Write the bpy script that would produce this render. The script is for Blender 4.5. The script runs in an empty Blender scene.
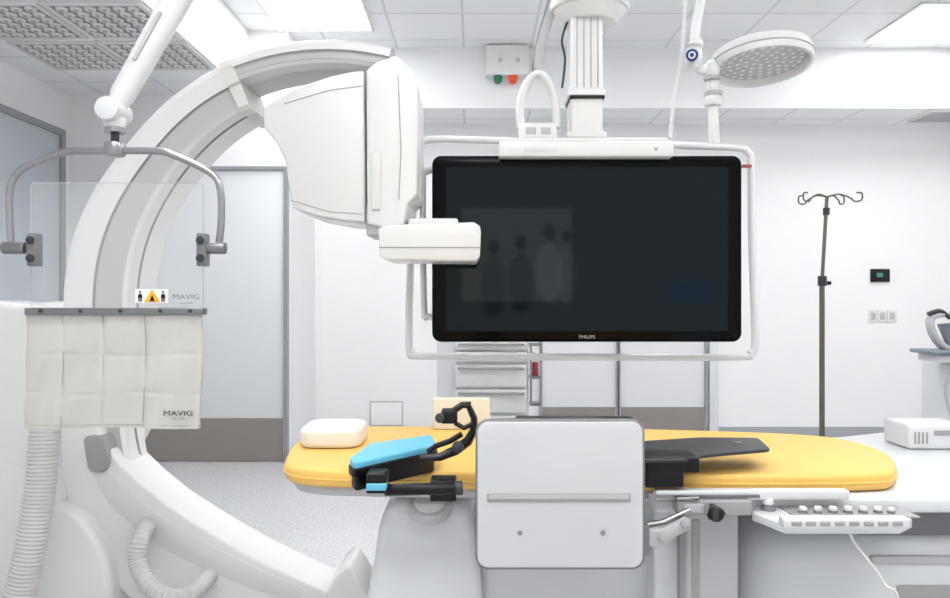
import bpy, bmesh, math
from mathutils import Vector, Matrix
F=740.;CX=475.;CY=299.;H=1.35
def P(x,y,d): return Vector(((x-CX)*d/F, d, H-(y-CY)*d/F))
def G(x,y,z):
    return P(x,y,(H-z)*F/(y-CY))
def S(px,d): return px*d/F
sc=bpy.context.scene
COL=sc.collection
# ---------------------------------------------------------------- materials
def lin(c):
    c=c/255.
    return c/12.92 if c<=0.04045 else ((c+0.055)/1.055)**2.4
def rgb(t): return (lin(t[0]),lin(t[1]),lin(t[2]),1)
def mat(name,c,rough=0.45,metal=0,spec=0.5,var=0.03,nscale=6,bump=0,alpha=1,emit=None,es=0,coat=0):
    m=bpy.data.materials.new(name); m.use_nodes=True
    nt=m.node_tree; b=nt.nodes['Principled BSDF']
    b.inputs['Roughness'].default_value=rough
    b.inputs['Metallic'].default_value=metal
    b.inputs['Specular IOR Level'].default_value=spec
    b.inputs['Coat Weight'].default_value=coat
    tc=nt.nodes.new('ShaderNodeTexCoord'); n=nt.nodes.new('ShaderNodeTexNoise')
    n.inputs['Scale'].default_value=nscale
    nt.links.new(tc.outputs['Object'],n.inputs['Vector'])
    mx=nt.nodes.new('ShaderNodeMix'); mx.data_type='RGBA'
    base=rgb(c); mx.inputs[6].default_value=base
    mx.inputs[7].default_value=tuple(v*(1-var*2) for v in base[:3])+(1,)
    nt.links.new(n.outputs['Fac'],mx.inputs[0])
    nt.links.new(mx.outputs[2],b.inputs['Base Color'])
    if bump:
        bp=nt.nodes.new('ShaderNodeBump'); bp.inputs['Strength'].default_value=bump; bp.inputs['Distance'].default_value=0.002
        n2=nt.nodes.new('ShaderNodeTexNoise'); n2.inputs['Scale'].default_value=nscale*25
        nt.links.new(tc.outputs['Object'],n2.inputs['Vector'])
        nt.links.new(n2.outputs['Fac'],bp.inputs['Height']); nt.links.new(bp.outputs['Normal'],b.inputs['Normal'])
    if alpha<1: b.inputs['Alpha'].default_value=alpha
    if emit:
        b.inputs['Emission Color'].default_value=rgb(emit); b.inputs['Emission Strength'].default_value=es
    return m
M_wall=mat('wall_paint',(241,241,242),0.6,spec=0.2,var=0.01)
M_ceil=mat('soffit_paint',(241,242,243),0.7,spec=0.2,var=0.01)
M_white=mat('white_plastic',(228,228,227),0.22,var=0.01)
M_white2=mat('cool_white_plastic',(216,218,220),0.3,var=0.01)
M_ped=mat('pedestal_grey_plastic',(212,214,216),0.3,var=0.01)
M_cream=mat('cream_plastic',(221,220,217),0.3,var=0.01)
M_lgrey=mat('light_grey_plastic',(184,185,187),0.4,var=0.02)
M_inset=mat('inset_grey_plastic',(158,158,158),0.4,var=0.02)
M_band=mat('band_grey_plastic',(190,190,191),0.28,var=0.02)
M_grey=mat('grey_plastic',(122,124,127),0.4,var=0.03)
M_dgrey=mat('dark_grey_plastic',(44,46,50),0.45)
M_black=mat('black_plastic',(12,13,16),0.4,spec=0.3)
M_screen=mat('screen_glass',(2,18,24),0.03,spec=0.2,var=0.0)
M_bezel=mat('bezel_black',(4,5,7),0.15,spec=0.12)
M_chrome=mat('brushed_steel',(165,165,168),0.28,metal=1)
M_alu=mat('aluminium_trim',(135,135,138),0.35,metal=0.8)
M_bronze=mat('dark_steel',(112,104,94),0.35,metal=0.7)
M_yellow=mat('yellow_vinyl',(240,194,102),0.5,var=0.03,nscale=3,bump=0.1)
M_blue=mat('blue_vinyl',(104,188,220),0.45,var=0.04)
M_curtain=mat('cream_lead_vinyl',(202,200,194),0.6,var=0.05,nscale=8,bump=0.12)
M_seam=mat('seam_thread',(158,157,152),0.7)
M_pillow=mat('white_foam',(234,228,220),0.8,bump=0.1)
M_door=mat('door_laminate',(224,226,229),0.4,var=0.01)
M_doorl=mat('door_laminate_grey',(196,201,208),0.4,var=0.01)
M_doorw=mat('door_white',(228,229,231),0.5,spec=.2,var=0.01)
M_kick=mat('kick_plate_taupe',(146,139,134),0.5)
M_frame=mat('door_frame_grey',(150,153,157),0.45)
M_base=mat('baseboard_grey',(168,171,175),0.6)
M_light=mat('light_diffuser',(255,255,255),0.5,emit=(255,255,255),es=14)
M_green=mat('green_lens',(10,100,60),0.2,emit=(10,140,80),es=0.15)
M_orange=mat('orange_lens',(215,75,20),0.2,emit=(230,80,20),es=0.2)
M_logo=mat('blue_badge',(20,60,130),0.4)
M_red=mat('red_plastic',(170,66,62),0.4)
M_sticker=mat('yellow_sticker',(240,180,45),0.5)
M_paper=mat('white_sticker',(240,240,238),0.6)
M_card=mat('beige_card',(226,220,206),0.7)
M_hose=mat('hose_grey',(202,201,199),0.5)
M_led=mat('led_lens',(235,234,228),0.3)
M_glass=mat('clear_acrylic',(215,222,222),0.05,alpha=0.1,spec=0.4,var=0)
def floor_mat():
    m=mat('speckled_vinyl',(205,207,210),0.35,spec=0.3)
    nt=m.node_tree; b=nt.nodes['Principled BSDF']
    tc=nt.nodes.new('ShaderNodeTexCoord'); n=nt.nodes.new('ShaderNodeTexNoise'); n.inputs['Scale'].default_value=55; n.inputs['Detail'].default_value=6
    r=nt.nodes.new('ShaderNodeValToRGB'); r.color_ramp.elements[0].position=0.36; r.color_ramp.elements[1].position=0.6
    r.color_ramp.elements[0].color=rgb((184,186,188)); r.color_ramp.elements[1].color=rgb((207,208,210))
    nt.links.new(tc.outputs['Object'],n.inputs['Vector']); nt.links.new(n.outputs['Fac'],r.inputs['Fac']); nt.links.new(r.outputs['Color'],b.inputs['Base Color'])
    return m
M_floor=floor_mat()
def tile_mat():
    m=mat('ceiling_tile',(226,229,233),0.8,spec=0.1)
    nt=m.node_tree; b=nt.nodes['Principled BSDF']
    tc=nt.nodes.new('ShaderNodeTexCoord'); br=nt.nodes.new('ShaderNodeTexBrick')
    br.offset=0; br.inputs['Scale'].default_value=1; br.inputs['Brick Width'].default_value=0.6; br.inputs['Row Height'].default_value=0.6
    br.inputs['Mortar Size'].default_value=0.010; br.inputs['Mortar Smooth'].default_value=0.0
    br.inputs['Color1'].default_value=rgb((242,243,244)); br.inputs['Color2'].default_value=rgb((239,240,241)); br.inputs['Mortar'].default_value=rgb((216,218,220))
    mp=nt.nodes.new('ShaderNodeMapping'); mp.inputs['Location'].default_value=(0.1,0.17,0)
    nt.links.new(tc.outputs['Object'],mp.inputs['Vector']); nt.links.new(mp.outputs['Vector'],br.inputs['Vector']); nt.links.new(br.outputs['Color'],b.inputs['Base Color'])
    return m
M_tile=tile_mat()
# ---------------------------------------------------------------- builder
class MB:
    def __init__(s): s.bm=bmesh.new(); s.mats=[]
    def mi(s,m):
        if m not in s.mats: s.mats.append(m)
        return s.mats.index(m)
    def merge(s,bm,m,T=None):
        i=s.mi(m)
        if T is not None: bmesh.ops.transform(bm,matrix=T,verts=bm.verts)
        bmesh.ops.recalc_face_normals(bm,faces=bm.faces)
        for f in bm.faces: f.material_index=i; f.smooth=True
        me=bpy.data.meshes.new('tmp'); bm.to_mesh(me); bm.free(); s.bm.from_mesh(me); bpy.data.meshes.remove(me)
        return s
    def box(s,a,b,m,bev=0,seg=3,T=None):
        bm=bmesh.new(); bmesh.ops.create_cube(bm,size=1)
        a=Vector(a);b=Vector(b)
        for v in bm.verts:
            v.co=Vector((a[k]+(b[k]-a[k])*(v.co[k]+0.5) for k in range(3)))
        if bev: bmesh.ops.bevel(bm,geom=bm.edges[:],offset=bev,segments=seg,profile=0.5,affect='EDGES',clamp_overlap=True)
        return s.merge(bm,m,T)
    def bx(s,x0,y0,x1,y1,d,t,m,bev=0,seg=3):
        a=P(x0,y1,d); c=P(x1,y0,d); return s.box(a,(c.x,d+t,c.z),m,bev,seg)
    def prism(s,pts,vec,m,bev=0,seg=3,T=None):
        bm=bmesh.new(); vs=[bm.verts.new(p) for p in pts]; f=bm.faces.new(vs)
        r=bmesh.ops.extrude_face_region(bm,geom=[f]); nv=[e for e in r['geom'] if isinstance(e,bmesh.types.BMVert)]
        bmesh.ops.translate(bm,vec=Vector(vec),verts=nv)
        bmesh.ops.recalc_face_normals(bm,faces=bm.faces)
        if bev:
            es=[e for e in bm.edges if len(e.link_faces)==2 and e.calc_face_angle(0)>math.radians(35)]
            bmesh.ops.bevel(bm,geom=es,offset=bev,segments=seg,profile=0.5,affect='EDGES',clamp_overlap=True)
        return s.merge(bm,m,T)
    def cyl(s,p0,p1,r,m,r1=None,seg=28,bev=0,T=None):
        p0=Vector(p0);p1=Vector(p1); d=p1-p0; L=d.length
        bm=bmesh.new(); bmesh.ops.create_cone(bm,cap_ends=True,segments=seg,radius1=r,radius2=r if r1 is None else r1,depth=L)
        if bev:
            es=[e for e in bm.edges if e.calc_face_angle(0)>math.radians(50)]
            bmesh.ops.bevel(bm,geom=es,offset=bev,segments=2,profile=0.5,affect='EDGES',clamp_overlap=True)
        R=d.to_track_quat('Z','Y').to_matrix().to_4x4()
        bmesh.ops.transform(bm,matrix=Matrix.Translation((p0+p1)/2)@R,verts=bm.verts)
        return s.merge(bm,m,T)
    def sph(s,c,r,m,T=None,u=24,v=16):
        bm=bmesh.new(); bmesh.ops.create_uvsphere(bm,u_segments=u,v_segments=v,radius=1)
        if not hasattr(r,'__len__'): r=(r,r,r)
        bmesh.ops.transform(bm,matrix=Matrix.Translation(c)@Matrix.Diagonal((r[0],r[1],r[2],1)),verts=bm.verts)
        return s.merge(bm,m,T)
    def tube(s,pts,r,m,seg=12,closed=False,T=None,flat=1.0):
        pts=[Vector(p) for p in pts]; n=len(pts)
        bm=bmesh.new(); rings=[]; up=None
        for i,p in enumerate(pts):
            if closed: t=pts[(i+1)%n]-pts[i-1]
            else: t=pts[min(i+1,n-1)]-pts[max(i-1,0)]
            t.normalize()
            if up is None:
                up=Vector((0,1,0)) if abs(t.y)<0.9 else Vector((0,0,1))
            up=(up-t*up.dot(t)).normalized(); w=t.cross(up)
            rr=r[i] if hasattr(r,'__len__') else r
            rings.append([bm.verts.new(p+up*math.cos(a)*rr*flat+w*math.sin(a)*rr) for a in [2*math.pi*k/seg for k in range(seg)]])
        for i in range(n if closed else n-1):
            A=rings[i];B=rings[(i+1)%n]
            for k in range(seg): bm.faces.new((A[k],A[(k+1)%seg],B[(k+1)%seg],B[k]))
        if not closed: bm.faces.new(rings[0][::-1]); bm.faces.new(rings[-1])
        return s.merge(bm,m,T)
    def lathe(s,prof,m,T=None,seg=48):
        bm=bmesh.new(); rings=[]
        for r,z in prof:
            if r<1e-6: rings.append([bm.verts.new((0,0,z))])
            else: rings.append([bm.verts.new((r*math.cos(2*math.pi*k/seg),r*math.sin(2*math.pi*k/seg),z)) for k in range(seg)])
        for A,B in zip(rings,rings[1:]):
            for k in range(seg):
                k2=(k+1)%seg
                if len(A)==1 and len(B)==1: continue
                if len(A)==1: bm.faces.new((A[0],B[k],B[k2]))
                elif len(B)==1: bm.faces.new((A[k],A[k2],B[0]))
                else: bm.faces.new((A[k],A[k2],B[k2],B[k]))
        return s.merge(bm,m,T)
    def arc(s,C,angs,secf,mats):
        bm=bmesh.new(); rings=[]; n=len(angs)
        ids=[s.mi(mm) for mm in mats]
        for i,a in enumerate(angs):
            sec=secf(i/(n-1)); ca,sa=math.cos(math.radians(a)),math.sin(math.radians(a))
            rings.append([bm.verts.new((C[0]+r*ca,y,C[2]+r*sa)) for r,y in sec])
        k=len(rings[0])
        for A,B in zip(rings,rings[1:]):
            for j in range(k):
                f=bm.faces.new((A[j],A[(j+1)%k],B[(j+1)%k],B[j])); f.material_index=ids[j%len(ids)]; f.smooth=True
        for R in (rings[0],rings[-1]):
            f=bm.faces.new(R); f.material_index=ids[0]
        bmesh.ops.recalc_face_normals(bm,faces=bm.faces)
        me=bpy.data.meshes.new('tmp'); bm.to_mesh(me); bm.free(); s.bm.from_mesh(me); bpy.data.meshes.remove(me)
        return s
    def obj(s,name,parent=None,label=None,cat=None,kind=None,group=None,origin=None,sharp=32):
        me=bpy.data.meshes.new(name)
        vs=s.bm.verts
        if origin is None:
            mn=Vector((min(v.co[k] for v in vs) for k in range(3))); mx=Vector((max(v.co[k] for v in vs) for k in range(3)))
            origin=Vector(((mn.x+mx.x)/2,(mn.y+mx.y)/2,mn.z))
        origin=Vector(origin)
        bmesh.ops.translate(s.bm,vec=-origin,verts=s.bm.verts)
        s.bm.to_mesh(me); s.bm.free()
        for m in s.mats: me.materials.append(m)
        me.set_sharp_from_angle(angle=math.radians(sharp))
        o=bpy.data.objects.new(name,me); COL.objects.link(o); o.location=origin
        if parent is not None:
            o.parent=parent; o.location=origin-WL[parent.name]
        WL[o.name]=origin
        meta(o,label,cat,kind,group)
        return o
WL={}
def meta(o,label,cat,kind,group):
    if label: o['label']=label
    if cat: o['category']=cat
    if kind: o['kind']=kind
    if group: o['group']=group
def empty(name,loc,label,cat,group=None):
    o=bpy.data.objects.new(name,None); o.empty_display_size=0.1; COL.objects.link(o); o.location=loc; WL[o.name]=Vector(loc)
    meta(o,label,cat,None,group); return o
def cr(pts,n=8,closed=False):
    pts=[Vector(p) for p in pts]; out=[]; N=len(pts)
    for i in range(N if closed else N-1):
        if closed: p0,p1,p2,p3=pts[i-1],pts[i],pts[(i+1)%N],pts[(i+2)%N]
        else: p0=pts[max(i-1,0)];p1=pts[i];p2=pts[i+1];p3=pts[min(i+2,N-1)]
        for j in range(n):
            t=j/n
            out.append(0.5*((2*p1)+(p2-p0)*t+(2*p0-5*p1+4*p2-p3)*t*t+(3*p1-p0-3*p2+p3)*t**3))
    if not closed: out.append(pts[-1])
    return out
def rcorn(pts,r,n=4):
    pts=[Vector(p) for p in pts]; out=[]; N=len(pts)
    for i in range(N):
        a,b,c=pts[i-1],pts[i],pts[(i+1)%N]
        u=(a-b); v=(c-b); q=min(r,u.length*.45,v.length*.45); p0=b+u.normalized()*q; p1=b+v.normalized()*q
        for k in range(n+1):
            t=k/n; out.append(p0*(1-t)**2+b*2*t*(1-t)+p1*t*t)
    return out
def rrect(x0,y0,x1,y1,r,n=6):
    o=[]
    for cx,cy,a0 in ((x1-r,y0+r,-90),(x1-r,y1-r,0),(x0+r,y1-r,90),(x0+r,y0+r,180)):
        for k in range(n+1):
            a=math.radians(a0+90*k/n); o.append((cx+r*math.cos(a),cy+r*math.sin(a)))
    return o
def PP(l,d): return [P(x,y,d) for x,y in l]
def text(name,body,loc,size,m,parent,sx=1.0,off=0):
    cu=bpy.data.curves.new(name,'FONT'); cu.body=body; cu.size=size; cu.align_x='CENTER'; cu.align_y='CENTER'; cu.extrude=0.0003; cu.offset=off
    t=bpy.data.objects.new('t',cu); COL.objects.link(t); bpy.context.view_layer.update()
    me=bpy.data.meshes.new_from_object(t.evaluated_get(bpy.context.evaluated_depsgraph_get()))
    bpy.data.objects.remove(t)
    me.transform(Matrix.Rotation(math.radians(90),4,'X')@Matrix.Diagonal((sx,1,1,1)))
    me.materials.clear(); me.materials.append(m)
    o=bpy.data.objects.new(name,me); COL.objects.link(o); o.parent=parent; o.location=Vector(loc)-WL[parent.name]
    return o
# ---------------------------------------------------------------- room
YB=7.24; YL=6.2; XL=-3.4; XS=-1.567; XR=4.95; ZL=3.06; ZU=3.6; XB=-1.9; YK=6.63; Y0=-3.0
b=MB(); b.box((XL-.3,Y0,-.1),(XR+.3,YB+.2,0),M_floor); b.obj('floor',label='pale grey speckled vinyl hospital floor',cat='floor',kind='structure',origin=(0,0,0))
b=MB(); b.box((XS,YB,0),(XR+.1,YB+.1,ZU),M_wall); b.obj('wall_back',label='plain white back wall of the room',cat='wall',kind='structure',origin=(0,0,0))
b=MB(); b.box((XL-.1,YL,0),(XS,YB+.1,ZU),M_wall); b.obj('wall_recess',label='white wall section projecting around the sliding door',cat='wall',kind='structure',origin=(0,0,0))
b=MB(); b.box((XL-.1,Y0,0),(XL,YL,ZU),M_wall); b.obj('wall_left',label='white side wall with grey door',cat='wall',kind='structure',origin=(0,0,0))
b=MB(); b.box((XR,Y0,0),(XR+.1,YB,ZU),M_wall); b.obj('wall_right',label='plain white side wall',cat='wall',kind='structure',origin=(0,0,0))
b=MB()
b.box((XB,Y0,ZU),(XR+.1,YK,ZU+.1),M_tile)
b.box((XL-.1,Y0,ZL),(XB-.02,YL,ZL+.1),M_tile)
b.box((XB-.03,Y0,ZL-.001),(XB,YL,ZU),M_ceil)
b.box((XS,YK,ZL),(XR,YK+.03,ZU),M_ceil)
b.box((XS,YK+.03,ZL),(XR,YB,ZL+.1),M_tile)
b.obj('ceiling',label='white suspended tile ceiling with lowered soffits',cat='ceiling',kind='structure',origin=(0,0,0))
b=MB(); b.box((XS+.001,YB-.015,0),(XR,YB,.1),M_base); b.obj('baseboard_back',label='grey coved vinyl baseboard',cat='baseboard',kind='structure')
b=MB(); b.box((XL+.0,YL-.015,0),(P(95,0,YL).x-.02,YL,.1),M_base); b.obj('baseboard_recess',label='grey vinyl baseboard beside sliding door',cat='baseboard',kind='structure')
def door(name,x0,x1,y,z1,label,mp=M_door,frame=.05,kick=.36):
    e=MB(); e.box((x0,y-.05,.005),(x1,y-.002,z1),mp,bev=.004)
    o=e.obj(name,label=label,cat='door',kind='structure')
    k=MB(); k.box((x0+.01,y-.056,.01),(x1-.01,y-.05,kick),M_kick); k.obj('kick_plate',parent=o)
    fr=MB()
    fr.box((x0-frame,y-.07,0),(x0,y-.001,z1+frame),M_frame); fr.box((x1,y-.07,0),(x1+frame,y-.001,z1+frame),M_frame); fr.box((x0,y-.07,z1),(x1,y-.001,z1+frame),M_frame)
    fr.obj('door_frame',parent=o)
    return o
door('door_1',P(118,0,YL).x,P(284,0,YL-.05).x,YL,2.42,'light grey sliding door with taupe kick plate',frame=.03)
door('door_2',P(541,0,YB).x,P(615,0,YB).x,YB,2.2,'light grey door leaf with taupe kick plate',mp=M_doorw,kick=.30,frame=.014)
door('door_3',P(619,0,YB).x,P(703,0,YB).x,YB,2.2,'light grey door leaf with taupe kick plate',mp=M_doorw,kick=.30,frame=.014)
e=MB(); e.box((P(708,0,YB).x,YB-.05,0),(P(717,0,YB).x,YB-.001,2.3),M_door,bev=.004); e.obj('trim_1',label='white vertical door casing',cat='trim',kind='structure')
e=MB(); e.box((XL+.002,4.2,.005),(XL+.03,6.0,2.68),M_doorl,bev=.004); dl=e.obj('door_4',label='pale grey door in grey frame',cat='door',kind='structure')
e=MB(); e.box((XL+.001,6.0,0),(XL+.05,6.06,2.73),M_frame); e.box((XL+.001,4.1,0),(XL+.05,4.2,2.73),M_frame); e.box((XL+.001,4.2,2.68),(XL+.05,6.0,2.73),M_frame); e.obj('door_frame',parent=dl)
e=MB(); a=P(370,401,YB); c=P(403,426,YB); e.box((a.x,YB-.012,c.z),(c.x,YB-.001,a.z),M_lgrey); e.box((a.x+.012,YB-.018,c.z+.012),(c.x-.012,YB-.012,a.z-.012),M_wall,bev=.002)
e.obj('access_panel',label='small white square access hatch in the wall',cat='access panel')
def clight(x0,x1,y0,y1):
    r=empty('ceiling_light',((x0+x1)/2,(y0+y1)/2,ZU-.03),'square white glowing LED ceiling panel','ceiling light','LED ceiling panels')
    f=MB()
    f.box((x0-.02,y0-.02,ZU-.02),(x0,y1+.02,ZU-.001),M_white); f.box((x1,y0-.02,ZU-.02),(x1+.02,y1+.02,ZU-.001),M_white)
    f.box((x0,y0-.02,ZU-.02),(x1,y0,ZU-.001),M_white); f.box((x0,y1,ZU-.02),(x1,y1+.02,ZU-.001),M_white)
    f.obj('light_frame',parent=r)
    f=MB(); f.box((x0,y0,ZU-.012),(x1,y1,ZU-.002),M_light); f.obj('light_diffuser',parent=r)
for (x0,x1,y0,y1) in ((-1.62,-.86,5.45,6.15),(3.4,4.15,5.62,6.42),(-1.6,-.9,3.2,4.4),(.9,1.6,3.6,4.8),(-1.2,0,.6,1.3),(1.3,2.5,.6,1.3),(3.3,4.0,2.6,3.8),(-1,1.2,-1.6,-.9)):  # first two panels are in view; the others are unseen, added for brightness
    clight(x0,x1,y0,y1)
def vent(x0,y0,w,h):
    e=MB(); e.box((x0+.01,y0+.01,ZL-.012),(x0+w-.01,y0+h-.01,ZL-.001),M_grey)
    e.box((x0,y0,ZL-.016),(x0+w,y0+.03,ZL-.001),M_white); e.box((x0,y0+h-.03,ZL-.016),(x0+w,y0+h,ZL-.001),M_white)
    e.box((x0,y0+.03,ZL-.016),(x0+.03,y0+h-.03,ZL-.001),M_white); e.box((x0+w-.03,y0+.03,ZL-.016),(x0+w,y0+h-.03,ZL-.001),M_white)
    o=e.obj('ceiling_vent',label='square grey air diffuser with rows of white nozzles',cat='ceiling vent',group='air diffusers in the ceiling')
    sl=MB(); n=6
    for i in range(n):
        for j in range(n):
            cx=x0+.08+(w-.16)*(i)/(n-1); cy=y0+.08+(h-.16)*(j)/(n-1)
            sl.cyl((cx,cy,ZL-.022),(cx,cy,ZL-.01),.030,M_white,r1=.036,seg=20)
            sl.cyl((cx,cy,ZL-.0225),(cx,cy,ZL-.02),.012,M_grey,seg=12)
    so_=sl.obj('nozzle',parent=o); so_['kind']='stuff'
for (x,y) in ((-3.1,4.9),(-2.5,4.9),(-3.1,4.25),(-2.5,4.25),):
    vent(x,y,.58,.58)
e=MB(); a=P(905,0,6.8).x
e.box((a+.2,6.72,ZL-.012),(a+.95,7.12,ZL+.01),M_white)
for k in range(8): e.box((a+.24,6.75+k*.044,ZL-.02),(a+.91,6.77+k*.044,ZL-.012),M_lgrey)
e.obj('air_grille',label='white louvred air return grille in ceiling',cat='air grille')
# signal box on the soffit
q=P(507,62,YK)
r=empty('signal_box',(q.x,YK,q.z-.15),'white wall box with green and orange signal lamps','warning light')
e=MB(); a=P(486,45,YK-.1); c=P(529,75,YK-.1); e.box((a.x,YK-.12,c.z),(c.x,YK-.001,a.z),M_white,bev=.01); e.cyl(P(500,60,YK-.12),P(500,60,YK-.13),.02,M_lgrey); e.cyl(P(518,60,YK-.12),P(518,60,YK-.13),.02,M_lgrey); e.obj('housing',parent=r)
for x,m in ((498,M_green),(513,M_orange)):
    e=MB(); p=P(x,73.5,YK-.07); e.cyl(p,p-Vector((0,0,.02)),.042,M_dgrey); e.cyl(p-Vector((0,0,.02)),p-Vector((0,0,.05)),.04,m); e.sph(p-Vector((0,0,.05)),(.04,.04,.045),m); e.obj('signal_lamp',parent=r,label='green lamp' if m is M_green else 'orange lamp')
a=P(870,269,YB); c=P(889,282,YB)
e=MB(); e.box((a.x,YB-.02,c.z),(c.x,YB-.001,a.z),M_black,bev=.005); o=e.obj('wall_display',label='small black wall control display with green readout',cat='wall display')
e=MB(); p=P(880,275,YB-.021); e.box((p.x-.03,YB-.0225,p.z-.02),(p.x+.03,YB-.0205,p.z+.02),mat('readout',(60,130,120),0.3,emit=(60,150,140),es=.1)); e.obj('readout',parent=o)
for k in range(3):
    a=P(868+9.5*k,310,YB); c=P(877+9.5*k,322,YB)
    e=MB(); e.box((a.x,YB-.012,c.z),(c.x,YB-.001,a.z),M_white,bev=.003); e.box((a.x+.02,YB-.016,c.z+.025),(c.x-.02,YB-.012,a.z-.025),M_lgrey,bev=.002)
    e.obj('light_switch',label='white square wall switch',cat='light switch',group='row of wall switches')
# ---------------------------------------------------------------- C-arm gantry
C=P(328,305,3.0); k3=3.0/F
g=empty('c_arm_gantry',(P(60,0,3.2).x,3.2,0),'large white motorised C-arm x-ray gantry with detector','x-ray machine')
def sec(ro,ri,y0=3.0,y1=3.32):
    f=(ro-ri)
    return [(ro,y0+.04),(ro-.015,y0+.012),(ro-.04,y0),(ro-f*.52,y0),(ro-f*.54,y0+.014),(ro-f*.58,y0+.016),(ro-f*.88,y0+.016),(ri+.014,y0+.014),(ri,y0+.03),(ri,y0+.11),(ri+.008,y0+.115),(ri+.008,y0+.128),(ri,y0+.133),(ri,y1-.06),(ri,y1-.02),(ri+.02,y1),(ro-.02,y1),(ro,y1-.02)]
mm=[M_white,M_white,M_white,M_inset,M_band,M_band,M_band,M_white,M_white,M_inset,M_inset,M_inset,M_white,M_white,M_cream,M_white,M_white,M_white]
A=lambda a0,a1,n=40:[a0+(a1-a0)*i/n for i in range(n+1)]
def ss(x): x=max(0,min(1,x)); return x*x*(3-2*x)
def usec(t):
    w=math.sin(min(1,t*1.6)*math.pi/2); ang=113+114*t; q=math.exp(-((ang-142)/16)**2)
    g1=ss((ang-186)/44)
    ro=266+4*w-6*q+34*g1; ri=216-12*w-2*q+62*g1
    return sec(ro*k3,ri*k3,3.0,3.32-.12*ss((ang-195)/25))
e=MB(); e.arc(C,A(113,227,70),usec,mm); e.obj('c_arc',parent=g,sharp=25)
e=MB(); e.arc(C,A(111.5,114.5,6),lambda t:sec(268*k3,213*k3,2.985,3.33),[M_cream]); e.obj('arc_collar',parent=g,sharp=25)
e=MB(); e.arc(C,A(76,112,30),lambda t:sec(267*k3,243*k3,2.98,3.3),[M_lgrey,M_white,M_white,M_band,M_band,M_band,M_band,M_white,M_cream]); e.obj('upper_arm',parent=g,sharp=25)
e=MB()
la=[(84,392),(92,418),(103,441),(119,463),(140,483),(166,504),(198,525),(228,543),(257,559),(290,575),(319,588),(345,600),(345,627),(230,628),(175,620),(130,600),(95,565),(70,520),(60,470),(58,392)]
e.prism([Vector((p.x,p.y,max(.02,p.z))) for p in PP(la,2.95)],(0,.25,0),M_white,bev=.014,seg=3)
lb=[(100,462),(120,484),(152,510),(190,534),(225,553),(270,574),(304,588),(298,600),(262,592),(212,572),(172,553),(135,528),(108,502),(94,478)]
e.prism(rcorn(PP(lb,2.946),.02),(0,.01,0),M_cream,bev=.002)
e.obj('lower_arm',parent=g,sharp=30)
e=MB(); a=P(350,562,2.97)
e.prism(rcorn(PP([(326,594),(337,573),(349,566),(368,600),(368,629),(326,629)],2.93),.02),(0,.27,0),M_white,bev=.012)
e.box((a.x+.1,2.95,.06),(a.x+.62,3.4,.4),M_white2,bev=.06,seg=4); e.cyl((a.x+.41,3.17,.39),(a.x+.41,3.17,.48),.14,M_lgrey,bev=.02); e.obj('x_ray_tube_housing',parent=g)
hl=[(262,108),(275,99),(300,86),(330,76),(352,71),(364,70),(365,222),(345,221),(312,215),(293,208),(288,185),(285,160),(276,142),(264,128)]
e=MB(); e.prism(PP(hl,2.93),(0,.34,0),M_white,bev=.010)
e.tube([P(x,y,2.928) for x,y in [(283,104),(330,90),(362,86)]],.0012,M_inset,seg=6)
e.tube([P(x,y,2.928) for x,y in [(290,200),(330,212),(362,214)]],.0012,M_inset,seg=6)
e.obj('detector_housing',parent=g)
hr=[(366,70),(376,62),(388,58),(396,54),(403,60),(413,72),(417,84),(418,120),(417,194),(408,203),(403,226),(385,228),(367,224)]
e=MB(); e.prism(PP(hr,2.91),(0,.36,0),M_white,bev=.012,seg=4)
e.tube([P(x,y,2.908) for x,y in [(398,75),(401,150),(399,200)]],.0018,M_inset,seg=6)
e.bx(371,152,381,210,2.9,.03,M_cream,bev=.006)
e.obj('detector_cover',parent=g)
e=MB(); e.bx(366,205,404,236,2.93,.2,M_lgrey,bev=.01)
e.bx(408,218,458,228,2.95,.15,M_white,bev=.01)
e.obj('detector_mount',parent=g)
dp=[(378,229),(384,225),(474,222),(480,226),(481,232),(480,256),(476,261),(386,260),(380,256)]
e=MB(); e.prism(PP(dp,2.83),(0,.3,0),M_white,bev=.006); a=P(379,247,2.828); c=P(480,248.0,2.828); e.box((a.x,2.828,c.z),(c.x,2.832,a.z),M_inset)
e.obj('flat_detector',parent=g)
# stand
e=MB()
hub=P(30,400,3.15)
T=Matrix.Translation((hub.x,3.21,hub.z))@Matrix.Rotation(math.radians(90),4,'X')
e.lathe([(0,0),(.30,-.005),(.36,-.02),(.365,-.035),(.375,-.035),(.40,-.06),(.42,-.14),(.42,-.25),(0,-.25)],M_white,T=T)
e.obj('pivot_hub',parent=g)
so=[(-60,300),(10,306),(30,325),(45,380),(55,430),(75,480),(100,520),(120,560),(125,632),(-60,632)]
e=MB(); e.prism([Vector((p.x,3.22,max(p.z,0))) for p in PP(so,3.0)],(0,.3,0),M_white,bev=.04,seg=5); e.obj('stand_body',parent=g)
e=MB(); e.prism(rcorn(PP([(82,436),(102,436),(110,460),(104,474),(88,472)],2.93),.03),(0,.2,0),M_inset,bev=.008); e.obj('shadow_block',parent=g,label='grey block in place of shadow')  # grey block standing in for shadow on the gantry stand
so=[(48,500),(80,512),(104,545),(114,580),(112,632),(0,632),(14,560)]
e=MB(); e.prism([Vector((p.x,2.88,max(p.z,0))) for p in rcorn(PP(so,2.9),.08)],(0,.35,0),M_white,bev=.03,seg=5); e.obj('stand_foot',parent=g)
def hose(name,pts,r,label,rib=.018,amp=.14):
    q=cr(pts,60); L=[0]
    for i in range(1,len(q)): L.append(L[-1]+(q[i]-q[i-1]).length)
    rs=[r*(1-amp*.5+amp*.5*math.cos(2*math.pi*l/rib)) for l in L]
    e=MB(); e.tube(q,rs,M_hose,seg=20); return e.obj(name,label=label,cat='hose',sharp=80)
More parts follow.
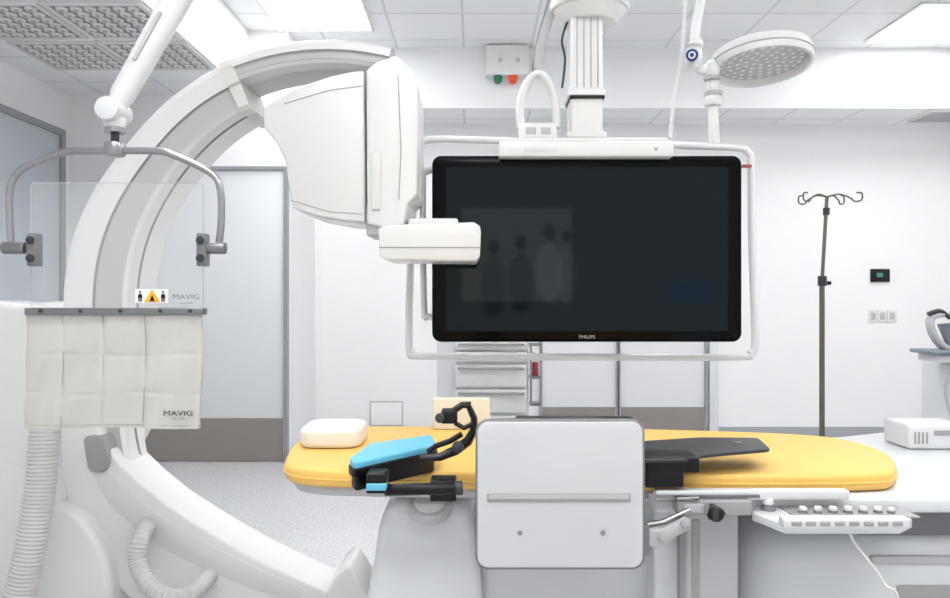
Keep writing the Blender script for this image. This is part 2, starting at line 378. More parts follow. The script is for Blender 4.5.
hose('corrugated_hose',[P(48,400,2.72),P(44,440,2.7),P(40,490,2.68),(P(30,550,2.65)),P(14,615,2.62),Vector((P(-10,0,2.55).x,2.55,.06))],S(15,2.65),'thick light grey corrugated cable hose hanging to the floor',rib=.014,amp=.11)
hose('corrugated_hose',[P(152,520,3.0),P(141,538,2.86),P(138,560,2.83),P(147,582,2.8),P(165,596,2.78),P(186,596,2.8),P(202,584,2.86),P(212,570,3.0)],S(9,2.84),'thin grey corrugated hose looping beside the gantry',rib=.012,amp=.09)
# ---------------------------------------------------------------- radiation shield
D=2.1
s=empty('radiation_shield',P(113,430,D),'ceiling-hung clear radiation shield with cream lead curtain','radiation shield')
e=MB()
pa=P(113,112,D); pb=P(172,8,D+.1); pc=P(210,-60,D+.15)
e.tube([pa,pa.lerp(pb,.12),pa.lerp(pb,.15),pb,pc],[S(10,D),S(10.5,D),S(12,D),S(14,D),S(15,D)],M_white2,seg=20)
e.cyl(pc-Vector((0,.06,0)),pc+Vector((0,.06,0)),.06,M_white2,bev=.01)
e.cyl(pc,(pc.x,pc.y,ZU-.04),.04,M_white2); e.cyl((pc.x,pc.y,ZU-.05),(pc.x,pc.y,ZU),.12,M_white2,bev=.01)
e.tube([pa.lerp(pb,.45)+Vector((0.0,-.04,0)),pa.lerp(pb,.9)+Vector((0,-.045,0))],.006,M_lgrey)
e.obj('suspension_arm',parent=s)
e=MB(); p=P(114,112,D)
e.cyl(p-Vector((0,.05,0)),p+Vector((0,.05,0)),S(12,D),M_white2,bev=.008); e.cyl(P(115,118,D),P(115,132,D),S(11,D),M_white2,r1=S(9,D),bev=.004); e.cyl(P(115,131,D),P(115,150,D),S(4,D),M_dgrey); e.cyl(P(115,143,D),P(115,156,D),S(10,D),M_chrome,bev=.004)
e.cyl(P(115,128,D),P(115,133,D),S(10,D),M_chrome)
e.obj('swivel_joint',parent=s)
e=MB(); q=cr(PP([(12,248),(10,225),(10,190),(18,173),(38,161),(66,152),(90,151),(155,151),(175,156),(200,167),(216,178),(221,195),(221,225),(218,250)],D),6)
e.tube(q,S(3.6,D),M_chrome,seg=14); e.obj('frame_tube',parent=s)
for x0,x1,xp in ((3,26,30),(199,226,200)):
    e=MB(); e.cyl(P(x0,248,D-.01),P(x1,248,D-.01),S(6,D),M_alu,bev=.004); e.bx(xp-4,233,xp+5,266,D-.03,.04,M_grey,bev=.004); e.cyl(P(xp,240,D-.04),P(xp,240,D-.02),S(4,D),M_dgrey,bev=.002); e.cyl(P(xp,258,D-.04),P(xp,258,D-.02),S(4,D),M_dgrey,bev=.002)
    e.obj('clamp',parent=s)
e=MB(); gl=rrect(31,183,203,312,4); e.prism(PP(gl,D+.0),(0,.008,0),M_glass); e.obj('clear_panel',parent=s,label='transparent acrylic window')
e=MB(); e.tube(PP(rrect(31,183,203,308,4),D+.004),.0013,M_lgrey,closed=True,seg=6); e.obj('panel_edge',parent=s)
e=MB(); e.bx(24,308,203,315,D-.015,.035,M_alu,bev=.003)
for x in (40,80,120,160,190): e.cyl(P(x,311,D-.02),P(x,311,D-.014),S(1.8,D),M_dgrey,seg=10)
e.obj('bottom_rail',parent=s)
bm=bmesh.new(); nx,nz=110,70; grid=[]
seams=[.21,.44,.68]
for j in range(nz+1):
    row=[]
    for i in range(nx+1):
        u=i/nx;v=j/nz
        w=.0018*math.sin(u*21+v*2)*(.4+v)+.0016*math.sin(v*13+u*5)+.0014*math.sin(u*47+v*9)
        puff=min([abs(u-q) for q in seams]+[u,1-u])
        w+=-.004*(1-math.exp(-puff*60))
        for vv,dd in ((.36,.0025),(.7,.0025)): w+=dd*math.exp(-((v-vv-.012*math.sin(u*9+vv*7))/.018)**2)*(.6+.4*math.sin(u*17+vv*30))
        p=P(25.5+175*u+1.2*math.sin(v*5),314+114*v+ .8*math.sin(u*9)*v,D); p.y+=w; row.append(bm.verts.new(p))
    grid.append(row)
for j in range(nz):
    for i in range(nx): bm.faces.new((grid[j][i],grid[j+1][i],grid[j+1][i+1],grid[j][i+1]))
r_=bmesh.ops.extrude_face_region(bm,geom=bm.faces[:])
bmesh.ops.translate(bm,vec=(0,.014,0),verts=[v for v in r_['geom'] if isinstance(v,bmesh.types.BMVert)])
e=MB(); e.merge(bm,M_curtain)
for q in seams:
    e.tube([P(25.5+175*q+1.2*math.sin(v*5),314+114*v,D-.0008) for v in [k/20 for k in range(21)]],.001,M_seam,seg=6)
e.tube([P(26+174*u,425+.8*math.sin(u*9),D-.0045) for u in [k/20 for k in range(21)]],.0008,M_seam,seg=6)
e.obj('lead_curtain',parent=s,sharp=70)
text('brand_lettering','MAVIG',P(178,413.5,D-.009),.020,M_dgrey,s,1.4)
text('brand_lettering','radiation shield',P(178,418.8,D-.009),.006,M_grey,s)
text('brand_lettering','MAVIG',P(186,297,D-.003),.020,M_grey,s,1.3)
text('brand_lettering','radiation shield',P(186,303,D-.003),.006,M_grey,s)
e=MB(); e.bx(135,289,168,303,D-.004,.002,M_paper)
e.prism([P(144.0,302,D-.005),P(160,302,D-.005),P(152,289.5,D-.005)],(0,.001,0),M_sticker)
e.prism([P(149.5,301,D-.0065),P(154.5,301,D-.0065),P(152,295,D-.0065)],(0,.001,0),M_black)
for x in (140,163):
    e.sph(P(x,292,D-.005),(.003,.001,.003),M_black,u=10,v=8); e.prism(PP([(x-2.2,298),(x+2.2,298),(x+1.6,294),(x-1.6,294)],D-.0055),(0,.001,0),M_black)
    e.prism(PP([(x-1.6,301.5),(x-.4,301.5),(x-.4,297.5),(x-1.6,297.5)],D-.0055),(0,.001,0),M_black); e.prism(PP([(x+.4,301.5),(x+1.6,301.5),(x+1.6,297.5),(x+.4,297.5)],D-.0055),(0,.001,0),M_black)
e.obj('warning_sticker',parent=s,label='white sticker with yellow warning triangle')
# ---------------------------------------------------------------- monitor on boom
D=3.2
m_=empty('monitor_boom',(P(588,0,3.3).x,3.35,ZU),'ceiling-suspended white boom carrying a large black display','monitor')
e=MB(); e.prism(PP(rrect(432,155.5,742,342,9),D),(0,.075,0),M_bezel,bev=.008); e.obj('monitor_casing',parent=m_)
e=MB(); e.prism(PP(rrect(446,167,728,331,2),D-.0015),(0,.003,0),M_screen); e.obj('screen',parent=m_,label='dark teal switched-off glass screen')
text('brand_lettering','PHILIPS',P(587,337,D-.002),.021,M_lgrey,m_,1.05)
D2=3.3
e=MB(); e.tube(cr(PP([(445,139),(428,140),(419,146),(416,160),(411,250),(409,340),(412,352),(424,356),(580,357),(735,357),(750,353),(755,340),(752,250),(751,165),(748,153),(738,148),(690,146)],D2),6),S(3.6,D2),M_white,seg=12)
e.tube(PP([(445,139),(510,141)],D2),S(3.6,D2),M_white); e.tube(PP([(690,146),(650,144)],D2),S(3.6,D2),M_white)
e.tube(cr(PP([(440,168),(426,172),(423,182),(424,305),(428,316),(440,318)],3.26),6),S(3.2,3.26),M_white)
e.obj('bumper_frame',parent=m_,label='white tubular bumper frame')
e=MB(); e.bx(743,164.5,752,167,3.25,.03,M_red); e.obj('red_clip',parent=m_)
e=MB(); e.bx(499,141,674,156.5,3.14,.22,M_white,bev=.008); e.bx(506,137.5,668,143,3.16,.2,M_cream,bev=.006); e.bx(540,150,636,330,3.28,.08,M_white,bev=.01)
e.bx(524,146,558,152,3.137,.01,M_white2,bev=.002); e.cyl(P(656,149,3.135),P(656,149,3.15),.008,M_lgrey)
e.obj('top_bracket',parent=m_)
e=MB()
e.tube(cr(PP([(521,128),(520,108),(525,88),(533,76),(543,76),(551,88),(556,108),(556,128)],3.25),6),S(4.2,3.25),M_white,flat=1.6)
e.bx(519,122,557,139,3.2,.1,M_white,bev=.012); e.bx(526,127,536,134,3.196,.01,M_lgrey,bev=.003); e.bx(541,127,551,134,3.196,.01,M_lgrey,bev=.003)
e.obj('hanger_handle',parent=m_)
e=MB()
e.bx(571,6,603,138,3.22,.15,M_white,bev=.010)
for k in range(4):
    x=577+7*k; e.bx(x-.6,16,x+.8,87,3.216,.01,M_lgrey,bev=.001)
e.bx(569,89,606,95,3.205,.18,M_white,bev=.005); e.bx(570,94.5,605,98,3.208,.17,M_black,bev=.003)
e.bx(567,131,607,138,3.2,.18,M_cream,bev=.006)
e.obj('column',parent=m_)
e=MB(); p=P(589,13,3.3)
e.cyl(p-Vector((0,0,.05)),p+Vector((0,0,.0)),S(26,3.3),M_white,bev=.01,r1=S(38,3.3)); e.cyl(p,p+Vector((0,0,.045)),S(40,3.3),M_white,bev=.01)
e.cyl(p+Vector((0,0,.04)),(p.x,p.y,ZU-.06),.09,M_white); e.cyl((p.x,p.y,ZU-.08),(p.x,p.y,ZU),.22,M_white,bev=.02)
e.obj('ceiling_mount',parent=m_)
e=MB(); e.tube(cr(PP([(540,78),(538,60),(545,30),(556,-5),(565,-40)],3.3),5),S(5,3.3),M_lgrey,flat=.7); e.tube(cr(PP([(534,76),(534,60),(541,30),(551,-5),(560,-40)],3.3),5),S(2,3.3),M_grey)
p=P(562,-40,3.3); e.cyl(p,(p.x,p.y,ZU),.02,M_lgrey)
e.tube(cr(PP([(562,88),(565,60),(562,40),(568,20)],3.28),6),.005,M_dgrey,seg=8)
e.obj('cable_duct',parent=m_)
e=MB(); e.tube(cr([P(670,138,3.28),P(674,100,3.3),P(681,60,3.32),P(684,20,3.34),P(686,-30,3.34)],5),S(2,3.3),M_white2); p=P(686,-30,3.34); e.cyl(p,(p.x,p.y,ZU),.012,M_white2)
e.obj('support_cable',parent=m_)
# ---------------------------------------------------------------- surgical lamp
D=3.4
L=empty('surgical_lamp',(P(703,0,D).x,D,ZU),'round white ceiling examination lamp on jointed arm','surgical lamp')
c=P(761,60,D)
T=Matrix.Translation(c)@Matrix.Rotation(math.radians(-8),4,'X')@Matrix.Rotation(math.radians(-1),4,'Y')
R=S(49,D)
e=MB(); e.lathe([(0,.05),(R*.6,.05),(R*.85,.045),(R*.97,.03),(R*1.0,.01),(R*1.0,-.025),(R*.975,-.038),(R*.92,-.038),(R*.89,-.028),(R*.87,-.002),(0,-.002)],M_white,T=T)
e.tube([Vector((R*1.005*math.cos(2*math.pi*k/64),R*1.005*math.sin(2*math.pi*k/64),-.008)) for k in range(64)],.004,M_lgrey,closed=True,seg=8,T=T)
e.obj('lamp_head',parent=L)
e=MB(); e.lathe([(0,-.003),(R*.86,-.003),(R*.86,-.008),(0,-.008)],M_lgrey,T=T)
for rr,n in ((.14,5),(.3,10),(.46,15),(.62,20),(.77,25)):
    for k in range(n):
        a=2*math.pi*k/n; e.cyl((R*rr*math.cos(a),R*rr*math.sin(a),-.008),(R*rr*math.cos(a),R*rr*math.sin(a),-.011),.009,M_led,seg=10,T=T)
e.obj('led_diffuser',parent=L)
e=MB(); e.tube(cr([P(718,62,D),P(710,68,D-.02),P(702,70,D-.02),P(695,62,D-.02),P(694,48,D-.02),P(699,42,D)],6),S(5,D),M_white,seg=16)
e.sph(P(712,70,D-.02),(S(8,D),S(8,D),S(10,D)),M_white); e.cyl(P(694,44,D-.02),P(693,70,D-.02),S(8,D),M_white,bev=.01)
e.cyl(P(694.2,46,D-.02),P(694,49,D-.02),S(8.6,D),M_lgrey); e.cyl(P(712,77,D-.02),P(712,80,D-.02),S(8,D),M_lgrey)
e.cyl(P(692,55,D-.09),P(692,55,D-.03),S(6,D),M_logo,bev=.004); e.cyl(P(692,55,D-.092),P(692,55,D-.088),S(3.5,D),M_paper); e.cyl(P(692,55,D-.094),P(692,55,D-.090),S(2,D),M_logo)
e.obj('yoke',parent=L)
e=MB(); e.cyl(P(713,78,D),P(713,92,D),S(7,D),M_white,bev=.006); e.cyl(P(713,92,D),P(713,96,D),S(9,D),M_lgrey); e.cyl(P(713,96,D),P(713,106,D),S(8.5,D),M_white,bev=.006); e.cyl(P(713,106,D),P(714,149,D),S(4.5,D),M_white,r1=S(6,D),bev=.006)
e.obj('grip_handle',parent=L)
e=MB(); e.tube(cr([P(694,46,D),P(696,25,D),P(701,0,D),P(707,-30,D)],5),S(5,D),M_white); p=P(707,-30,D); e.cyl(p,(p.x,p.y,ZU-.04),.03,M_white); e.cyl((p.x,p.y,ZU-.05),(p.x,p.y,ZU),.12,M_white,bev=.01)
e.obj('lamp_arm',parent=L)
# ---------------------------------------------------------------- IV pole
D=5.2
v=empty('iv_pole',(P(822,0,D).x,D,0),'dark steel intravenous drip stand with four hooks','iv pole')
e=MB(); x=P(822,0,D).x; e.cyl((x,D,.1),(x,D,P(0,282,D).z),.018,M_bronze); e.cyl((x,D,P(0,282,D).z),(x+.035,D,P(0,196,D).z),.012,M_bronze)
e.obj('pole',parent=v)
e=MB(); e.cyl((x+.002,D,P(0,286,D).z),(x+.002,D,P(0,276,D).z),.03,M_dgrey,bev=.004); e.cyl((x-.0,D,P(0,283,D).z),(x+.06,D,P(0,283,D).z),.014,M_black); e.obj('height_knob',parent=v)
e=MB(); e.cyl((x+.03,D,P(0,215,D).z),(x+.031,D,P(0,208,D).z),.022,M_dgrey); e.obj('pole_collar',parent=v)
top=Vector((x+.035,D,P(0,197,D).z))
for sx,sy in ((-1,-.6),(-.8,.6),(1,-.6),(.8,.6)):
    e=MB(); e.tube(cr([top,top+Vector((.07*sx,.05*sy,.015)),top+Vector((.13*sx,.09*sy,-.01)),top+Vector((.16*sx,.12*sy,-.04)),top+Vector((.2*sx,.14*sy,-.03)),top+Vector((.2*sx,.14*sy,.015)),top+Vector((.17*sx,.12*sy,.02))],5),.006,M_bronze,seg=8); e.obj('hook',parent=v)
e=MB()
for k in range(5):
    a=2*math.pi*k/5; q=Vector((x+.3*math.cos(a),D+.3*math.sin(a),.07)); e.tube([(x,D,.12),q],.015,M_chrome); e.cyl(q-Vector((.0,.012,.035)),q+Vector((0,.012,-.035)),.032,M_black,seg=16)
e.obj('wheeled_base',parent=v)
# ---------------------------------------------------------------- drawer trolley
D=4.9
tr=empty('drawer_trolley',(P(485,0,D).x,D+.2,0),'white medical trolley with stacked drawers','medical trolley')
x0,x1=P(437,0,D).x,P(529,0,D).x; xd=P(455,0,D).x; zt=P(0,335,D).z
e=MB(); e.box((x0,D+.02,.12),(x1,D+.5,zt),M_white2,bev=.01)
for px in (x0+.05,x1-.05):
    for py in (D+.08,D+.43): e.cyl((px-.015,py,.055),(px+.015,py,.055),.055,M_black,seg=16); e.cyl((px,py,.1),(px,py,.13),.015,M_chrome)
e.obj('trolley_body',parent=tr)
for ya,yb in ((341,350),(352,362),(365,387),(390,413),(416,445)):
    za,zb=P(0,ya,D).z,P(0,yb,D).z
    e=MB(); e.box((xd,D,zb),(x1-.015,D+.018,za),M_white,bev=.006); dr=e.obj('drawer',parent=tr)
    h=MB(); h.box((xd+.02,D-.02,za-.03),(x1-.03,D-.001,za-.014),M_inset,bev=.004); h.obj('handle',parent=dr)
e=MB(); e.tube(PP([(531,343),(531,405)],D),.008,M_chrome); e.tube(PP([(541,343),(541,405)],D),.008,M_chrome); e.bx(530,376,542,379,D+.01,.11,M_chrome); e.bx(530,403,542,406,D+.01,.11,M_chrome)
e.bx(529,343,542,346,D,.02,M_chrome); e.obj('side_rack',parent=tr)
e=MB(); e.cyl(P(535,376,D+.05),P(535,362,D+.05),.024,M_red,bev=.006); e.cyl(P(535,362,D+.05),P(535,352,D+.05),.012,M_paper,bev=.003); e.obj('red_bottle',label='small red dispenser bottle in the trolley rack',cat='bottle')
# ---------------------------------------------------------------- right-hand equipment
D=4.4
u=empty('ultrasound_cart',(P(975,0,D).x,D+.2,0),'pale grey wheeled ultrasound cart with dark trim','medical equipment')
M_navy=mat('slate_plastic',(120,126,136),.4)
e=MB(); a=P(950,0,D); c=P(1010,0,D)
e.box((a.x,D,.25),(c.x,D+.3,P(0,362,D).z),M_white2,bev=.03); e.box((a.x-.05,D-.05,.08),(c.x,D+.4,.25),M_lgrey,bev=.03)
e.tube(cr(PP([(950,372),(946,385),(947,402),(952,418)],D-.03),5),.01,M_lgrey)
for px in (a.x+.05,c.x-.05):
    for py in (D,D+.32): e.cyl((px-.02,py,.05),(px+.02,py,.05),.05,M_black,seg=16)
e.obj('cart_body',parent=u)
e=MB(); e.bx(934,351,1000,355,D-.15,.25,M_navy,bev=.012); e.bx(938,355,1000,363,D-.1,.2,M_white2,bev=.01); e.obj('keyboard_shelf',parent=u)
e=MB(); e.tube(cr(PP([(962,352),(944,347),(934,336),(930,322),(936,315),(960,312)],D),6),S(3.6,D),M_lgrey,flat=1.5); e.obj('monitor_arm',parent=u)
e=MB(); e.prism(PP([(940,324),(1000,318),(1000,346),(950,348)],D+.05),(0,.04,0),M_navy,bev=.01); e.tube(cr(PP([(928,314),(940,311),(950,318)],D-.02),6),S(2.2,D),M_dgrey); e.obj('monitor',parent=u)
# ---------------------------------------------------------------- operating table
ZM=.93
t=empty('operating_table',(0.25,2.1,0),'white angiography operating table with yellow mattress','operating table')
mo=[(286,464),(288,452),(297,440),(315,430),(345,426),(440,426),(560,427),(700,430),(800,434),(850,440),(882,450),(895,460),(894,470),(870,474),(760,475),(600,474),(450,473),(370,472),(310,470)]
o2=cr([G(x,y,ZM) for x,y in mo],4,closed=True); o2=[Vector((p.x,p.y,ZM-.042)) for p in o2]
e=MB(); e.prism(o2,(0,0,.042),M_yellow,bev=.012,seg=4)
e.tube([p+Vector((0,0,.02)) for p in o2],.003,M_yellow,closed=True,seg=6)
e.obj('mattress',parent=t,label='yellow vinyl mattress with rounded ends',sharp=50)
cen=sum(o2,Vector())/len(o2)
e=MB(); e.prism([Vector((cen.x+(p.x-cen.x)*.97,cen.y+(p.y-cen.y)*.93,ZM-.066)) for p in o2],(0,0,.023),M_lgrey,bev=.004)
e.prism([(.42,1.725,ZM-.08),(2.2,1.725,ZM-.08),(2.2,2.62,ZM-.08),(1.5,2.62,ZM-.08),(1.0,2.4,ZM-.08),(.42,2.4,ZM-.08)],(0,0,.035),M_white2,bev=.008)
e.obj('table_top',parent=t)
e=MB()
po=[(386,504),(396,498),(462,498),(471,504),(474,530),(480,560),(486,640),(490,826),(345,826),(356,640),(366,600),(374,560),(378,530)]
e.prism([Vector((p.x,1.88,max(0,p.z))) for p in PP(po,1.9)],(0,.46,0),M_white2,bev=.05,seg=6)
e.lathe([(0,.022),(.05,.022),(.056,.018),(.058,0),(0,0)],M_lgrey,T=Matrix.Translation(P(430,508,1.86))@Matrix.Rotation(math.radians(28),4,'X'))
e.lathe([(0,.024),(.036,.024),(.038,.02)],M_white2,T=Matrix.Translation(P(430,508,1.858))@Matrix.Rotation(math.radians(28),4,'X'))
e.obj('pedestal_column',parent=t)
e=MB(); a=P(478,0,1.95); c=P(660,0,1.95); e.box((a.x,1.93,0),(c.x,2.4,P(0,545,1.95).z),M_ped,bev=.03); e.box((a.x+.0,1.925,.0),(c.x+.1,2.42,.1),M_lgrey,bev=.02); e.obj('pedestal_base',parent=t)
e=MB(); a=P(686,0,1.8); c=P(739,0,1.8); e.box((a.x,1.8,0),(c.x,2.2,ZM-.08),M_lgrey,bev=.008); e.box((P(655,0,1.85).x,1.86,0),(a.x,2.2,ZM-.08),M_ped,bev=.008); e.bx(692,520,700,640,1.797,.01,M_inset,bev=.002); e.obj('support_column',parent=t,label='grey metal support column')
e=MB(); bx0=P(748,0,1.8).x
pl=rcorn([(bx0,1.8,0),(bx0,2.45,0),(2.3,2.45,0),(2.3,1.8,0)],.2,10)
e.prism(pl,(0,0,.765),M_white2,bev=.08,seg=8)
e.box((bx0+.3,1.795,.705),(2.1,1.81,.725),M_lgrey,bev=.003)
e.box((bx0+.36,1.795,.60),(2.1,1.81,.655),M_inset,bev=.006)
e.box((.95,1.85,.74),(2.1,2.4,ZM-.081),M_grey,bev=.01)
e.obj('table_base',parent=t)
e=MB(); e.bx(656,491,850,500,1.69,.03,M_white2,bev=.003); e.bx(657,495,760,498,1.685,.01,M_alu,bev=.001); e.bx(678,501,752,516,1.67,.05,M_inset,bev=.004); e.bx(684,504,704,513,1.667,.01,M_lgrey,bev=.002); e.bx(677,497,700,501,1.665,.04,M_chrome,bev=.003); e.obj('rail_clamp',parent=t)
e=MB(); e.cyl(P(716,514,1.61),P(716,514,1.67),S(8,1.62),M_black,bev=.006,seg=12); e.bx(713,507,719,521,1.605,.03,M_dgrey,bev=.003); e.cyl(P(708,517,1.63),P(724,512,1.63),S(3,1.62),M_black); e.obj('clamp_knob',parent=t,label='black clamp knob')
# console
k_=empty('control_console',G(835,512,.86),'white table-side control console with joystick knobs','control console')
cz=.865
e=MB(); ct=[G(x,y,cz) for x,y in [(752,512),(757,504),(770,501.5),(896,502),(912,519),(900,525),(785,525)]]
e.prism([Vector((p.x,p.y,cz-.02)) for p in ct],(0,0,.02),M_ped,bev=.003)
q1=G(795,518,cz); q2=G(896,506,cz); e.box((q1.x,q1.y,cz-.001),(q2.x,q2.y,cz+.003),M_inset,bev=.001)
e.obj('console_tray',parent=k_)
e=MB(); e.bx(784,519,911,529,1.52,.03,M_white2,bev=.004)
for k in range(8): e.bx(792+14.5*k,522,802+14.5*k,526.5,1.517,.01,M_inset,bev=.002)
e.obj('console_bar',parent=k_)
for x,y,h,r in ((768,510,14,7),(803,514,8,5),(818,514,8,5),(833,514,8,5),(848,514,8,5),(863,514,8,5),(878,514,8,5),(891,514,7,4.5)):
    p=G(x,y,cz); e=MB(); d=p.y; e.cyl(p,p+Vector((0,0,S(h*.4,d))),S(r*1.0,d),M_grey,r1=S(r*.8,d)); e.cyl(p+Vector((0,0,S(h*.4,d))),p+Vector((0,0,S(h,d))),S(r*.8,d),M_white,bev=.004,seg=16); e.obj('joystick_knob',parent=k_)
e=MB(); e.tube(cr(PP([(848,530),(856,545),(872,565),(885,585),(900,612)],1.6)+[Vector((P(905,0,1.6).x,1.62,.3)),Vector((P(905,0,1.6).x,1.66,.01))],6),.003,M_white); e.obj('console_cable',parent=k_)
# shield panel
pn=empty('accessory_panel',P(560,570,1.6),'light grey rounded square panel clamped to table side','table shield panel')
e=MB(); e.prism(PP(rrect(475.5,420,645,570,13),1.6),(0,.022,0),M_grey,bev=.004); e.prism(PP(rrect(477.5,422,643,568,11),1.597),(0,.01,0),mat('panel_grey',(206,207,209),.4),bev=.003); e.obj('panel_board',parent=pn)
e=MB(); e.bx(487,493.5,631,502.5,1.594,.0045,M_inset,bev=.002); e.bx(489,495,629,499,1.592,.003,M_lgrey)
e.obj('slot_strip',parent=pn)
for x in (520,603):
    e=MB(); e.cyl(P(x,533,1.592),P(x,533,1.598),S(2.4,1.6),M_grey,seg=14); e.obj('screw',parent=pn)
e=MB(); e.bx(520,419,637,440,1.63,.05,M_black,bev=.01); e.bx(516,418,600,424,1.625,.035,M_dgrey,bev=.004); e.obj('rear_mount',parent=pn)
e=MB(); e.bx(640,530,664,547,1.63,.02,M_lgrey,bev=.003); e.tube(PP([(655,541),(688,522)],1.645),S(7,1.65),M_lgrey,flat=.5); e.cyl(P(662,538,1.62),P(662,538,1.655),S(4,1.62),M_inset,bev=.002); e.cyl(P(686,523,1.62),P(686,523,1.66),S(5,1.62),M_inset,bev=.002); e.tube(PP([(640,526),(664,522),(690,510)],1.66),S(3,1.65),M_chrome); e.bx(636,526,650,556,1.625,.03,M_grey,bev=.004); e.obj('lever_arm',parent=pn)
# arm support
s2=empty('arm_support',P(400,490,1.68),'blue padded arm support with black curved handle','arm support')
zt=.995
po_=[G(x,y,zt) for x,y in [(349,458),(370,443),(431,434.5),(437,445),(390,455),(354,463)]]
pt=rcorn(po_,.015)
e=MB(); e.prism([Vector((p.x,p.y,zt-.015)) for p in pt],(0,0,.015),M_blue,bev=.003)
e.obj('arm_pad',parent=s2,label='glossy blue pad')
c0=sum(pt,Vector())/len(pt)
e=MB(); e.prism([Vector((c0.x+(p.x-c0.x)*1.03,c0.y+(p.y-c0.y)*1.03,zt-.032)) for p in pt],(0,0,.017),M_black,bev=.002)
e.prism([Vector((c0.x+(p.x-c0.x)*.96,c0.y+(p.y-c0.y)*.95,zt-.064)) for p in pt],(0,0,.033),M_black,bev=.003)
e.obj('pad_base',parent=s2)
e=MB(); e.bx(366,474,386,494,1.58,.06,M_black,bev=.004); e.bx(366,484,386,491,1.575,.03,M_blue,bev=.002)
e.cyl(P(384,490,1.62),P(462,488,1.62),S(6,1.62),M_black,bev=.006); e.cyl(P(455,488.2,1.62),P(463,488,1.62),S(7,1.62),M_dgrey,bev=.003); e.bx(430,481,456,502,1.64,.06,M_black,bev=.004); e.obj('support_clamp',parent=s2)
e=MB(); dh=1.72
e.tube(PP([(420,458),(440,457),(456,450),(468,441),(474,430),(474,418),(469,407)],dh),[S(3.5,dh),S(4,dh),S(5,dh),S(5,dh),S(4,dh),S(3.5,dh),S(3,dh)],M_black,flat=2)
e.tube(PP([(428,452),(436,446),(450,441),(462,434)],dh+.03),S(3,dh),M_black,flat=1.5)
e.bx(441,411,457,424,dh-.02,.05,M_black,bev=.004)
e.tube(PP([(452,412),(462,405),(471,405)],dh),S(3.5,dh),M_black,flat=1.6); e.tube(PP([(455,423),(464,428),(472,424)],dh),S(2.5,dh),M_black,flat=1.6)
e.cyl(P(440,418,dh-.03),P(440,418,dh+.02),S(5,dh),M_dgrey,bev=.003); e.cyl(P(458,447,dh-.035),P(458,447,dh+.03),S(6,dh),M_dgrey,bev=.004)
e.obj('curved_handle',parent=s2)
# arm board
ab=empty('arm_board',P(668,488,1.75),'flat black arm board mounted beside the mattress','arm board')
zz=.985
pt=rcorn([G(x,y,zz) for x,y in [(640,441),(700,437),(758,437.5),(771,449),(722,453),(700,455.5),(690,459),(640,460)]],.02)
e=MB(); e.prism([Vector((p.x,p.y,zz-.008)) for p in pt],(0,0,.008),M_dgrey,bev=.002)
e.obj('board',parent=ab)
e=MB(); e.cyl(G(738,444,zz)+Vector((0,0,-.001)),G(738,444,zz)+Vector((0,0,.005)),.010,M_grey); e.obj('board_latch',parent=ab)
e=MB(); e.bx(646,470,684,488,1.69,.035,M_black,bev=.004); e.bx(646,458,700,473,1.69,.10,M_black,bev=.004); e.obj('bracket',parent=ab)
# pillow
cc=G(333,446,ZM)
ol=rrect(-.088,-.10,.088,.10,.05)
e=MB(); e.prism([(cc.x-.005+x_,cc.y+.05+y_,ZM+.001) for x_,y_ in ol],(0,0,.055),M_pillow,bev=.014,seg=4)
e.obj('head_cushion',label='small white foam head cushion on yellow mattress',cat='pillow',sharp=70)
e=MB(); a=P(433,426,2.38); c=P(490,399,2.38); e.box((a.x,2.38,ZM+.001),(c.x,2.43,c.z),M_card,bev=.003); e.obj('document_box',label='flat beige cardboard box standing on the mattress edge',cat='box')
a=P(908,449,2.28); c=P(970,424,2.28); zt_=ZM-.045
e=MB(); e.box((a.x,2.28,zt_+.001),(c.x,2.42,zt_+.078),M_white2,bev=.01); pr=e.obj('printer',label='small white boxy device standing on the table top',cat='printer')
e=MB()
for k in range(4): e.box((a.x+.02+k*.012,2.277,zt_+.02),(a.x+.024+k*.012,2.281,zt_+.055),M_inset)
e.box((a.x+.08,2.277,zt_+.045),(c.x-.01,2.281,zt_+.06),M_inset,bev=.001); e.obj('front_slot',parent=pr)
# ---------------------------------------------------------------- camera
cam=bpy.data.cameras.new('camera'); cam.lens=36*F/950; cam.sensor_width=36; cam.clip_start=.05
co=bpy.data.objects.new('camera',cam); COL.objects.link(co); co.location=(0,0,H); co.rotation_euler=(math.radians(90),0,0); sc.camera=co
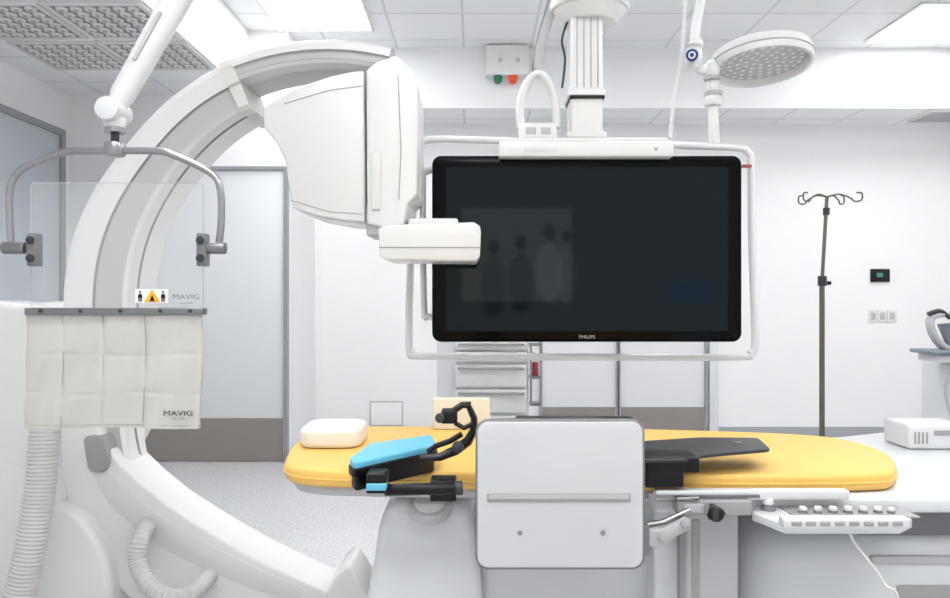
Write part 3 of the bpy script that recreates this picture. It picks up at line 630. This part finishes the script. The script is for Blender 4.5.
# ---------------------------------------------------------------- world: white ambient light, with window, figures and blue glow painted in for screen reflection
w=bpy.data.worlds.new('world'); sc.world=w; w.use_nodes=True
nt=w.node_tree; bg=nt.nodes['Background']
tc=nt.nodes.new('ShaderNodeTexCoord'); sp=nt.nodes.new('ShaderNodeSeparateXYZ'); nt.links.new(tc.outputs['Generated'],sp.inputs[0])
def mth(op,a,b=None,c=None):
    n=nt.nodes.new('ShaderNodeMath'); n.operation=op
    for i,v in enumerate((a,b,c)):
        if v is None: continue
        if isinstance(v,(int,float)): n.inputs[i].default_value=v
        else: nt.links.new(v,n.inputs[i])
    return n.outputs[0]
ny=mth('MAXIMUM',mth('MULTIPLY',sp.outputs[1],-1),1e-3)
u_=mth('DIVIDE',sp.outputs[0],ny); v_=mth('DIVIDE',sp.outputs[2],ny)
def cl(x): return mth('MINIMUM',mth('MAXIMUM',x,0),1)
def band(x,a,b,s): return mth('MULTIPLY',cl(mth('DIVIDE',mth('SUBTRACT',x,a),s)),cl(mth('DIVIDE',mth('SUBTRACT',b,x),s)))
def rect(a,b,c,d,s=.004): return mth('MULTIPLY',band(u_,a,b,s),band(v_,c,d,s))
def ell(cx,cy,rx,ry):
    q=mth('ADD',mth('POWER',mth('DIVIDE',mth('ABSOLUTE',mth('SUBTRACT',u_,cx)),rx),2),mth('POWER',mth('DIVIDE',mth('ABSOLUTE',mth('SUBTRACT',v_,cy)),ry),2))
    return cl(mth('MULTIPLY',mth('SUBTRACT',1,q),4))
val=mth('ADD',1.0,mth('MULTIPLY',rect(-.02,.133,-.005,.125),1.0))  # brighter window rectangle painted into the world to reflect in the monitor
for cx,hy,rx,bd in ((.062,.076,.013,-.6),(.100,.090,.014,1.0),(.025,.07,.013,-.5),(.124,.085,.010,.4)):  # silhouettes of people painted as ellipses for the same reflection
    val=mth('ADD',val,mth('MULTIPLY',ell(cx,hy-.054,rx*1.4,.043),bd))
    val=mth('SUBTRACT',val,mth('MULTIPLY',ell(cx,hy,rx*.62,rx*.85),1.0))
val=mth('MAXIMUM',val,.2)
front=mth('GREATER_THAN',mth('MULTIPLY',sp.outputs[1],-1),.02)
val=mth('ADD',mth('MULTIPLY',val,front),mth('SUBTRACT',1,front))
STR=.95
colr=nt.nodes.new('ShaderNodeMix'); colr.data_type='RGBA'; colr.inputs[6].default_value=(1,1,1,1); colr.inputs[7].default_value=(.5,.9,2.6,1)  # bluish patch painted in as a reflected display glow
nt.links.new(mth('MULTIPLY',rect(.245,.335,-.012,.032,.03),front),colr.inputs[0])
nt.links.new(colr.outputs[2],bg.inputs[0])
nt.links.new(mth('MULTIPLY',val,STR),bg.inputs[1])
sc.view_settings.view_transform='Standard'
